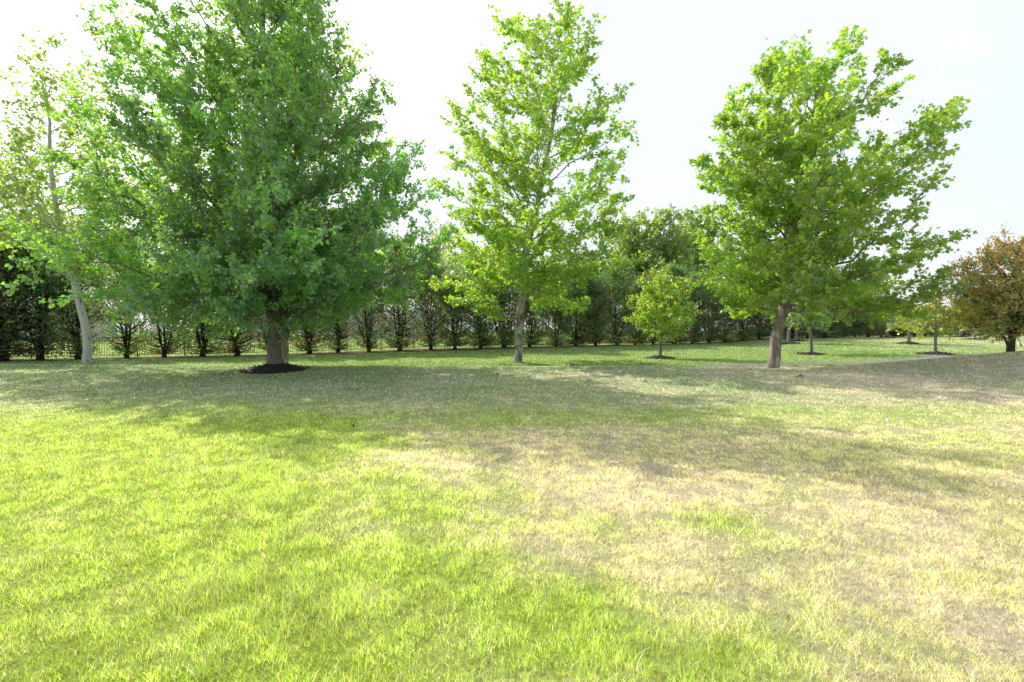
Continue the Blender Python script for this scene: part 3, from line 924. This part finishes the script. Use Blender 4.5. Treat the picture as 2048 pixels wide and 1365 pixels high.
# ------------------------------------------------------------------ conifer hedge: six shapes, copied along the row
def conifer_proto(seed, thin):
    """several stems fanning from a short foot; sprays carried on the outer part of sweeping branches. About 6.5 m tall"""
    rs = np.random.default_rng(seed)
    wood = MB()
    H = 6.5
    stems = []
    ns = rs.integers(3, 7)
    foot = np.array([[0, 0, -0.1], [rs.normal(0, .03), 0, 0.18], [rs.normal(0, .05), rs.normal(0, .04), 0.40]])
    wood.tube(foot, [0.19, 0.145, 0.12], 9, flute=0.08)
    for k in range(ns):
        a = k * 6.283 / ns + rs.uniform(-.4, .4)
        sp = rs.uniform(0.35, 0.85) if k else 0.05
        p0 = np.array([0, 0, rs.uniform(0.1, 0.35)])
        tip = np.array([math.cos(a) * sp * 1.1, math.sin(a) * sp, H * rs.uniform(0.72, 0.98) if k else H])
        mid = np.array([math.cos(a) * sp * 1.5, math.sin(a) * sp * 1.3, tip[2] * 0.4])
        pts = bez(p0, mid, tip, 14)
        pts[1:-1] += rs.normal(0, 0.025, (12, 3))
        wood.tube(pts, np.linspace(0.085, 0.012, 14) * (1.1 if k == 0 else 0.7), 6)
        stems.append(pts)
    SB, SD, SL = [], [], []
    nb = 190
    low0 = rs.uniform(0.12, 0.35)
    for i in range(nb):
        st = stems[rs.integers(0, len(stems))]
        hz_ = low0 + (H - 0.2 - low0) * ((i + rs.random()) / nb) ** 1.25
        if hz_ > st[-1, 2]:
            st = stems[0]
        z_ = np.clip(hz_, st[0, 2], st[-1, 2])
        p = np.array([np.interp(z_, st[:, 2], st[:, 0]), np.interp(z_, st[:, 2], st[:, 1]), z_])
        a = rs.uniform(0, 6.283)
        t = z_ / H
        reach = np.interp(t, [0, 0.12, 0.35, 0.6, 0.85, 1.0], [1.0, 1.45, 1.55, 1.25, 0.7, 0.2]) * rs.uniform(0.65, 1.15)
        rise = reach * rs.uniform(0.45, 1.05) * np.interp(t, [0, 0.10, 0.3], [0.15, 0.5, 1.0])
        e = p + np.array([math.cos(a) * reach, math.sin(a) * reach, rise])
        mid = p * .45 + e * .55 + np.array([0, 0, -0.12 * reach])
        pts = bez(p, mid, e, 6)
        wood.tube(pts, np.linspace(0.026, 0.005, 6) * (1.2 if t < .4 else .9), 4, False)
        SB.append(pts)
    SB = np.array(SB)
    # sprays: sparse low down, thick above
    P, D, Cc = [], [], []
    for b in SB:
        t = b[0, 2] / H
        dens = np.interp(t, [0, 0.10, 0.22, 0.40, 1.0], [26, 30, 36, 62, 60]) * (thin if t < 0.45 else 0.5 + 0.5 * thin)
        m = rs.poisson(dens)
        u = (0.12 if t < 0.12 else 0.25) + 0.8 * rs.random(m) ** 0.6
        dead = rs.random() < (0.40 if t < 0.4 else 0.12)
        q = np.clip(u, 0, 0.999) * 5
        k = q.astype(int)
        p = b[k] + (b[k + 1] - b[k]) * (q - k)[:, None]
        sp = 0.05 + 0.22 * u
        p = p + rs.normal(0, 1, (m, 3)) * sp[:, None] * np.array([1, 1, 0.6])
        d = unit(b[-1] - b[0]) + np.array([0, 0, 0.2])
        P.append(p)
        D.append(np.repeat(d[None], m, 0))
        g_ = np.array([0.130, 0.265, 0.125]) * (1 + 0.3 * rs.normal(0, 1, m)).clip(.35, 2)[:, None]
        br = np.array([0.33, 0.22, 0.15]) * (1 + 0.3 * rs.normal(0, 1, m)).clip(.35, 2)[:, None]
        isd = (rs.random(m) < (0.75 if dead else 0.10))[:, None]
        Cc.append(np.where(isd, br, g_))
    return wood, np.concatenate(P), np.concatenate(D), np.concatenate(Cc)


HG = 'cypress trees of the hedge row'
protos = []
for s in range(6):
    wood, P, D, Cc = conifer_proto(100 + s, 0.65 if s < 3 else 1.2)
    root = bpy.data.objects.new('cypress_tree', None)
    C.objects.link(root)
    rs = np.random.default_rng(200 + s)
    t_ = wood.build('trunk', M['conifer_bark'], root, True)
    c_ = leaves_mesh('crown', P, D, np.full(len(P), 0.19), np.clip(Cc, .004, .5), M['needle'], root, -0.15, 0.35, 0.17, False, rs=rs)
    protos.append((root, t_, c_, [False]))

hedge_px = [-120, -60, 4, 80, 158, 254, 328, 406, 473, 540, 617, 677, 738, 799, 861, 909, 961, 1007, 1059, 1111, 1152, 1192, 1233, 1270, 1306, 1348, 1384, 1418, 1448, 1484, 1518, 1552,
            1584, 1616, 1650, 1687, 1710, 1736]
far_px = [1762, 1786, 1806, 1828, 1850, 1876, 1900, 1926, 1952, 1978, 2004, 2030, 2056]
NEXT = {4: 'at the left edge of the photo', 80: 'second from the left edge', 158: 'touching the white-trunked sycamore', 254: 'first to the right of the white sycamore trunk',
        328: 'second to the right of the white sycamore trunk', 406: 'third from the white sycamore trunk towards the maple', 473: 'last one left of the maple trunk',
        540: 'hidden behind the maple trunk', 617: 'first to the right of the maple trunk', 677: 'second to the right of the maple trunk', 738: 'third to the right of the maple trunk',
        799: 'fourth to the right of the maple trunk', 861: 'fifth to the right of the maple trunk', 909: 'fourth to the left of the middle sycamore trunk', 961: 'second to the left of the middle sycamore trunk',
        1007: 'last one left of the middle sycamore trunk', 1059: 'first to the right of the middle sycamore trunk', 1111: 'second to the right of the middle sycamore trunk',
        1152: 'third to the right of the middle sycamore trunk', 1192: 'fourth to the right of the middle sycamore trunk', 1233: 'third to the left of the small pear trunk',
        1270: 'second to the left of the small pear trunk', 1306: 'directly behind the small pear trunk', 1348: 'first to the right of the small pear trunk',
        1384: 'second to the right of the small pear trunk', 1418: 'third to the right of the small pear trunk', 1448: 'fourth to the right of the small pear trunk',
        1484: 'third to the left of the leaning trunk', 1518: 'second to the left of the leaning trunk', 1552: 'directly behind the leaning trunk',
        1584: 'behind the two mulch rings right of the leaning trunk', 1616: 'behind the upswept young tree', 1650: 'first to the right of the upswept young tree',
        1687: 'second to the right of the upswept young tree', 1710: 'third to the right of the upswept young tree', 1736: 'fourth to the right of the upswept young tree'}
rs = np.random.default_rng(77)


def place_conifer(i, px, hsc, wsc, label, group, thin, dy=0.0):
    k = px_k = (px - 1024) / F
    Z = 39.5 / (1 - 0.5 * k) + dy
    X = px2x(px, Z)
    pool = [0, 1, 2] if thin else [3, 4, 5]
    pr = protos[pool[i % 3]]
    if not pr[3][0]:
        root, pr[3][0] = pr[0], True
    else:
        root = pr[0].copy()
        C.objects.link(root)
        for ch in (pr[1], pr[2]):
            c2 = ch.copy()
            C.objects.link(c2)
            c2.parent = root
    root.location = (X, Z, g1(X, Z))
    root.rotation_euler = (rs.normal(0, 0.03), rs.normal(0, 0.03), rs.uniform(0, 6.283))
    root.scale = (wsc, wsc, hsc)
    return tag(root, label, 'tree', group)


for i, px in enumerate(hedge_px):
    hs_ = rs.uniform(0.80, 1.16)
    ws_ = rs.uniform(0.8, 1.25)
    if px < 10:
        hs_, ws_ = 1.05, 1.65
    if px == 1007:
        hs_ = 1.32
    if px > 1560:
        hs_ *= 0.80
        ws_ *= 1.1
    kind = 'see-through cypress' if px < 900 else 'dense cypress'
    label = f'{kind} in the hedge, {NEXT[px]}' if px in NEXT else 'dark cypress of the hedge beyond the left edge of the photo'
    place_conifer(i, px, hs_, ws_, label, HG, px < 900)
FARW = ['nearest to', 'second from', 'third from', 'fourth from', 'fifth from', 'sixth from', 'seventh from', 'eighth from', 'ninth from', 'tenth from', 'eleventh from', 'twelfth from', 'thirteenth from']
for i, px in enumerate(far_px):
    place_conifer(i, px, rs.uniform(0.48, 0.62), rs.uniform(0.9, 1.15), f'low bushy cypress at the far end of the hedge, {FARW[i]} the tall row', 'low cypress trees ending the hedge', i % 3 == 0, rs.uniform(-1, 2))
for pr in protos:
    if not pr[3][0]:
        for o in (pr[1], pr[2], pr[0]):
            bpy.data.objects.remove(o)

# ------------------------------------------------------------------ metal fence behind the hedge
fence = thing('metal_fence', 'black metal picket fence running behind the cypress hedge', 'fence', (0, 0, 0))
u = np.array([2.0, 1.0]) / math.sqrt(5)
nrm = np.array([-1.0, 2.0]) / math.sqrt(5)
s0 = np.array([0, 39.5]) + nrm * 1.9
ang = math.atan2(u[1], u[0])
for k in range(-20, 22):
    a = s0 + u * 2.4 * k
    z = g1(*a)
    mb = MB()
    mb.box((a[0], a[1], z + 0.62), (0.06, 0.06, 1.3), ang)
    mb.box((a[0], a[1], z + 1.285), (0.075, 0.075, 0.03), ang)
    mb.build('post', M['black_metal'], fence)
    mb = MB()
    c = s0 + u * 2.4 * (k + 0.5)
    zc = g1(*c)
    for hz_ in (0.14, 0.98, 1.14):
        mb.box((c[0], c[1], zc + hz_), (2.34, 0.028, 0.035), ang)
    for j in range(1, 20):
        q = a + u * 2.4 * j / 20
        mb.box((q[0], q[1], zc + 0.63), (0.018, 0.018, 1.14), ang)
    mb.build('picket_panel', M['black_metal'], fence)


# ------------------------------------------------------------------ houses glimpsed beyond the hedge
def house(px, Z, wdt, dpt, wall_h, roof_h, label, mat, rz=0.0):
    X = px2x(px, Z)
    zb = g1(X, Z)
    root = thing('house', label, 'house', (X, Z, zb), 'houses glimpsed beyond the hedge', rz)
    mb = MB()
    w2, d2 = wdt / 2, dpt / 2
    mb.add([(-w2, -d2, -0.3), (w2, -d2, -0.3), (w2, d2, -0.3), (-w2, d2, -0.3), (-w2, -d2, wall_h), (w2, -d2, wall_h), (w2, d2, wall_h), (-w2, d2, wall_h), (-w2, 0, wall_h + roof_h), (w2, 0, wall_h + roof_h)],
           [(0, 1, 5, 4), (2, 3, 7, 6), (1, 2, 6, 9, 5), (3, 0, 4, 8, 7)])
    mb.build('wall', mat, root)
    mb = MB()
    ov, tk = 0.45, 0.16
    sl = roof_h / d2
    for sg in (-1, 1):
        lo = (d2 + ov) * sg
        zl = wall_h - ov * sl + 0.03
        mb.add([(-w2 - ov, lo, zl), (w2 + ov, lo, zl), (w2 + ov, 0, wall_h + roof_h + 0.03), (-w2 - ov, 0, wall_h + roof_h + 0.03),
                (-w2 - ov, lo, zl + tk), (w2 + ov, lo, zl + tk), (w2 + ov, 0, wall_h + roof_h + 0.03 + tk), (-w2 - ov, 0, wall_h + roof_h + 0.03 + tk)],
               [(0, 3, 2, 1), (4, 5, 6, 7), (0, 1, 5, 4), (1, 2, 6, 5), (3, 0, 4, 7)])
    mb.build('roof', M['shingle'], root)
    nwin = max(2, int(wdt / 3.2))
    for k in range(nwin):
        x = -w2 + wdt * (k + 0.5) / nwin
        if k == nwin // 2:
            mb = MB()
            mb.box((x, -d2 - 0.03, 1.05), (1.0, 0.08, 2.1))
            mb.build('door', M['brick'], root)
            continue
        fr = MB()
        for bx_ in (((x, -d2 - 0.03, 2.25), (1.3, 0.07, 0.1)), ((x, -d2 - 0.03, 0.85), (1.3, 0.07, 0.1)), ((x - 0.6, -d2 - 0.03, 1.55), (0.1, 0.07, 1.3)), ((x + 0.6, -d2 - 0.03, 1.55), (0.1, 0.07, 1.3)), ((x, -d2 - 0.03, 1.55), (0.05, 0.06, 1.3))):
            fr.box(*bx_)
        fo = fr.build('window', M['white_trim'], root)
        pn = MB()
        pn.box((x, -d2 - 0.01, 1.55), (1.1, 0.03, 1.3))
        pn.build('pane', M['pane'], fo)


house(500, 92, 15, 9, 3.0, 2.6, 'pale grey house glimpsed beyond the hedge just left of the maple trunk', M['siding'], 0.06)
house(690, 98, 13, 9, 3.0, 2.8, 'pale house glimpsed between the cypresses right of the maple trunk', M['siding'], -0.08)
house(820, 105, 12, 9, 3.0, 2.6, 'pale house glimpsed between the cypresses left of the middle sycamore', M['siding'], 0.1)
house(1190, 110, 16, 9, 3.0, 2.8, 'pale house glimpsed beyond the hedge between the middle sycamore and small pear', M['siding'], 0.0)
house(1700, 96, 12, 9, 3.2, 2.6, 'white house glimpsed through the hedge right of the upswept young tree', M['siding'], -0.3)
house(90, 74, 14, 9, 3.0, 2.6, 'pale house glimpsed through the cypresses left of the white sycamore', M['siding'], 0.25)


# ------------------------------------------------------------------ fallen leaves on the lawn
def fallen_leaf(px, py, size, col, label, seed, curl=0.35):
    Z = EYE * F / (py - HZ)
    for _ in range(8):
        X = px2x(px, Z)
        Z = (EYE - g1(X, Z) - 0.03) * F / (py - HZ)
    X = px2x(px, Z)
    rs = np.random.default_rng(seed)
    vs, fs, cs = [], [], []
    nu, nv = 9, 6
    for i in range(nu):
        t = i / (nu - 1)
        wd = math.sin(math.pi * min(1, t * 0.93 + 0.05)) ** 0.7 * (0.42 + 0.10 * math.cos(t * 17))
        for j in range(nv):
            s = j / (nv - 1) * 2 - 1
            vs.append(((t - .5) * size, s * wd * size * 0.75, size * (curl * s * s * wd * 1.5 + 0.25 * curl * math.sin(t * 4)) + rs.normal(0, .01 * size) + 0.02))
            cs.append(np.array(col) * rs.uniform(0.6, 1.25))
    for i in range(nu - 1):
        for j in range(nv - 1):
            fs.append((i * nv + j, (i + 1) * nv + j, (i + 1) * nv + j + 1, i * nv + j + 1))
    ob = mesh_obj('fallen_leaf', np.array(vs), np.full(len(fs), 4), np.array(fs), M['dry_leaf'], None, np.array(cs), True)
    ob.location = (X, Z, g1(X, Z) + 0.012)
    ob.rotation_euler = (rs.normal(0, .25), rs.normal(0, .25), rs.uniform(0, 6.28))
    tag(ob, label, 'leaf', 'dead leaves lying on the lawn')


fallen_leaf(706, 853, 0.10, (0.20, 0.11, 0.06), 'curled dark brown leaf at the edge of the maple shadow', 1, 0.45)
fallen_leaf(1142, 733, 0.24, (0.45, 0.15, 0.07), 'orange-red leaf on the rise right of the middle sycamore', 2, 0.4)
fallen_leaf(997, 751, 0.20, (0.55, 0.36, 0.24), 'pale tan leaf in the shade below the middle sycamore', 3, 0.4)
fallen_leaf(1292, 765, 0.16, (0.36, 0.14, 0.07), 'small rust leaf in the shade below the small pear', 4)
fallen_leaf(1601, 755, 0.22, (0.33, 0.17, 0.08), 'brown leaf on the lawn in front of the leaning trunk', 5)
fallen_leaf(1777, 841, 0.11, (0.72, 0.60, 0.48), 'whitish leaf in the dry grass on the right side', 6)

build_grass()

# ------------------------------------------------------------------ sky and sun
sun_dir = np.array([math.sin(R(SUN_AZ)) * math.cos(R(SUN_EL)), math.cos(R(SUN_AZ)) * math.cos(R(SUN_EL)), math.sin(R(SUN_EL))])
wd = bpy.data.worlds.new('World')
bpy.context.scene.world = wd
wd.use_nodes = True
nt = wd.node_tree
nt.nodes.clear()
N, L = nt.nodes, nt.links
out = N.new('ShaderNodeOutputWorld')
bg = N.new('ShaderNodeBackground')
bg.inputs['Strength'].default_value = 0.15
sk = N.new('ShaderNodeTexSky')
sk.sky_type = 'NISHITA'
sk.sun_disc = False
sk.sun_elevation = R(SUN_EL)
sk.sun_rotation = R(SUN_AZ)
sk.air_density = 1.0
sk.dust_density = 2.5
sk.ozone_density = 1.0
tc = N.new('ShaderNodeTexCoord')


def dot_node(v):
    d = N.new('ShaderNodeVectorMath')
    d.operation = 'DOT_PRODUCT'
    L.new(tc.outputs['Generated'], d.inputs[0])
    d.inputs[1].default_value = tuple(v)
    return d.outputs['Value']


def ramp(val, a, b, lo=0.0, hi=1.0):
    m = N.new('ShaderNodeMapRange')
    m.interpolation_type = 'SMOOTHSTEP'
    m.inputs['From Min'].default_value = a
    m.inputs['From Max'].default_value = b
    m.inputs['To Min'].default_value = lo
    m.inputs['To Max'].default_value = hi
    L.new(val, m.inputs['Value'])
    return m.outputs['Result']


def mixc(fac, a, b):
    m = N.new('ShaderNodeMix')
    m.data_type = 'RGBA'
    L.new(fac, m.inputs['Factor'])
    L.new(a, m.inputs['A'])
    if isinstance(b, tuple):
        m.inputs['B'].default_value = b
    else:
        L.new(b, m.inputs['B'])
    return m.outputs['Result']


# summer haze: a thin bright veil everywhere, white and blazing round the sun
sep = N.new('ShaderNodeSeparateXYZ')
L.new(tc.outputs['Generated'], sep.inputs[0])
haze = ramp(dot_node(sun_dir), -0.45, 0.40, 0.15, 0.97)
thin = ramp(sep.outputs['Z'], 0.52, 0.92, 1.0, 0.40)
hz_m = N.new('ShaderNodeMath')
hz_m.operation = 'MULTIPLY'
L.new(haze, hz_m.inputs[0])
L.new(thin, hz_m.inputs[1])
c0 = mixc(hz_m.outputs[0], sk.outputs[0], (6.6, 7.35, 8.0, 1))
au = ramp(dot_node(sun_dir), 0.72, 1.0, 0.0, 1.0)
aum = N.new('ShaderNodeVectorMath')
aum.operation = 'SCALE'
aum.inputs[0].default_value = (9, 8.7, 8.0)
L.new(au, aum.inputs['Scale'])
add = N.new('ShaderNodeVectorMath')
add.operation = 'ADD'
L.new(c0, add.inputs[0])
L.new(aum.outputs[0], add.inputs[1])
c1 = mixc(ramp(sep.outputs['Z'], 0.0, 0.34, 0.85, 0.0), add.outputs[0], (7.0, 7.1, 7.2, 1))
cl_dir = np.array([px2x(1845, 1.0), 1.0, (HZ - 190) / F])
cl_dir /= np.linalg.norm(cl_dir)
nz = N.new('ShaderNodeTexNoise')
nz.inputs['Scale'].default_value = 9
nz.inputs['Detail'].default_value = 6
L.new(tc.outputs['Generated'], nz.inputs['Vector'])
mul = N.new('ShaderNodeMath')
mul.operation = 'MULTIPLY'
L.new(ramp(dot_node(cl_dir), 0.9955, 0.9995), mul.inputs[0])
L.new(ramp(nz.outputs['Fac'], 0.42, 0.62), mul.inputs[1])
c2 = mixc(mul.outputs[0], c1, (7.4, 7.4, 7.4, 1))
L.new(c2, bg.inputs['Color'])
L.new(bg.outputs[0], out.inputs[0])

sl = bpy.data.lights.new('sun', 'SUN')
sl.energy = 5.0
sl.angle = R(0.55)
sl.color = (1.0, 0.96, 0.89)
so = bpy.data.objects.new('sun', sl)
C.objects.link(so)
from mathutils import Vector
so.rotation_euler = Vector(sun_dir).to_track_quat('Z', 'Y').to_euler()
so.location = (-30, 40, 40)

# ------------------------------------------------------------------ camera
cam = bpy.data.cameras.new('camera')
cam.lens = 18.0
cam.sensor_width = 36.0
cam.clip_end = 3000
co = bpy.data.objects.new('camera', cam)
C.objects.link(co)
co.location = (0, 0, EYE)
co.rotation_euler = (R(90) - math.atan((682.5 - HZ) / F), 0, 0)
sc = bpy.context.scene
sc.camera = co
sc.view_settings.view_transform = 'Standard'
sc.view_settings.look = 'None'
sc.view_settings.exposure = 0
sc.view_settings.gamma = 1
sc.cycles.max_bounces = 8
sc.cycles.diffuse_bounces = 4
sc.cycles.transmission_bounces = 6
sc.cycles.transparent_max_bounces = 4
sc.cycles.glossy_bounces = 2
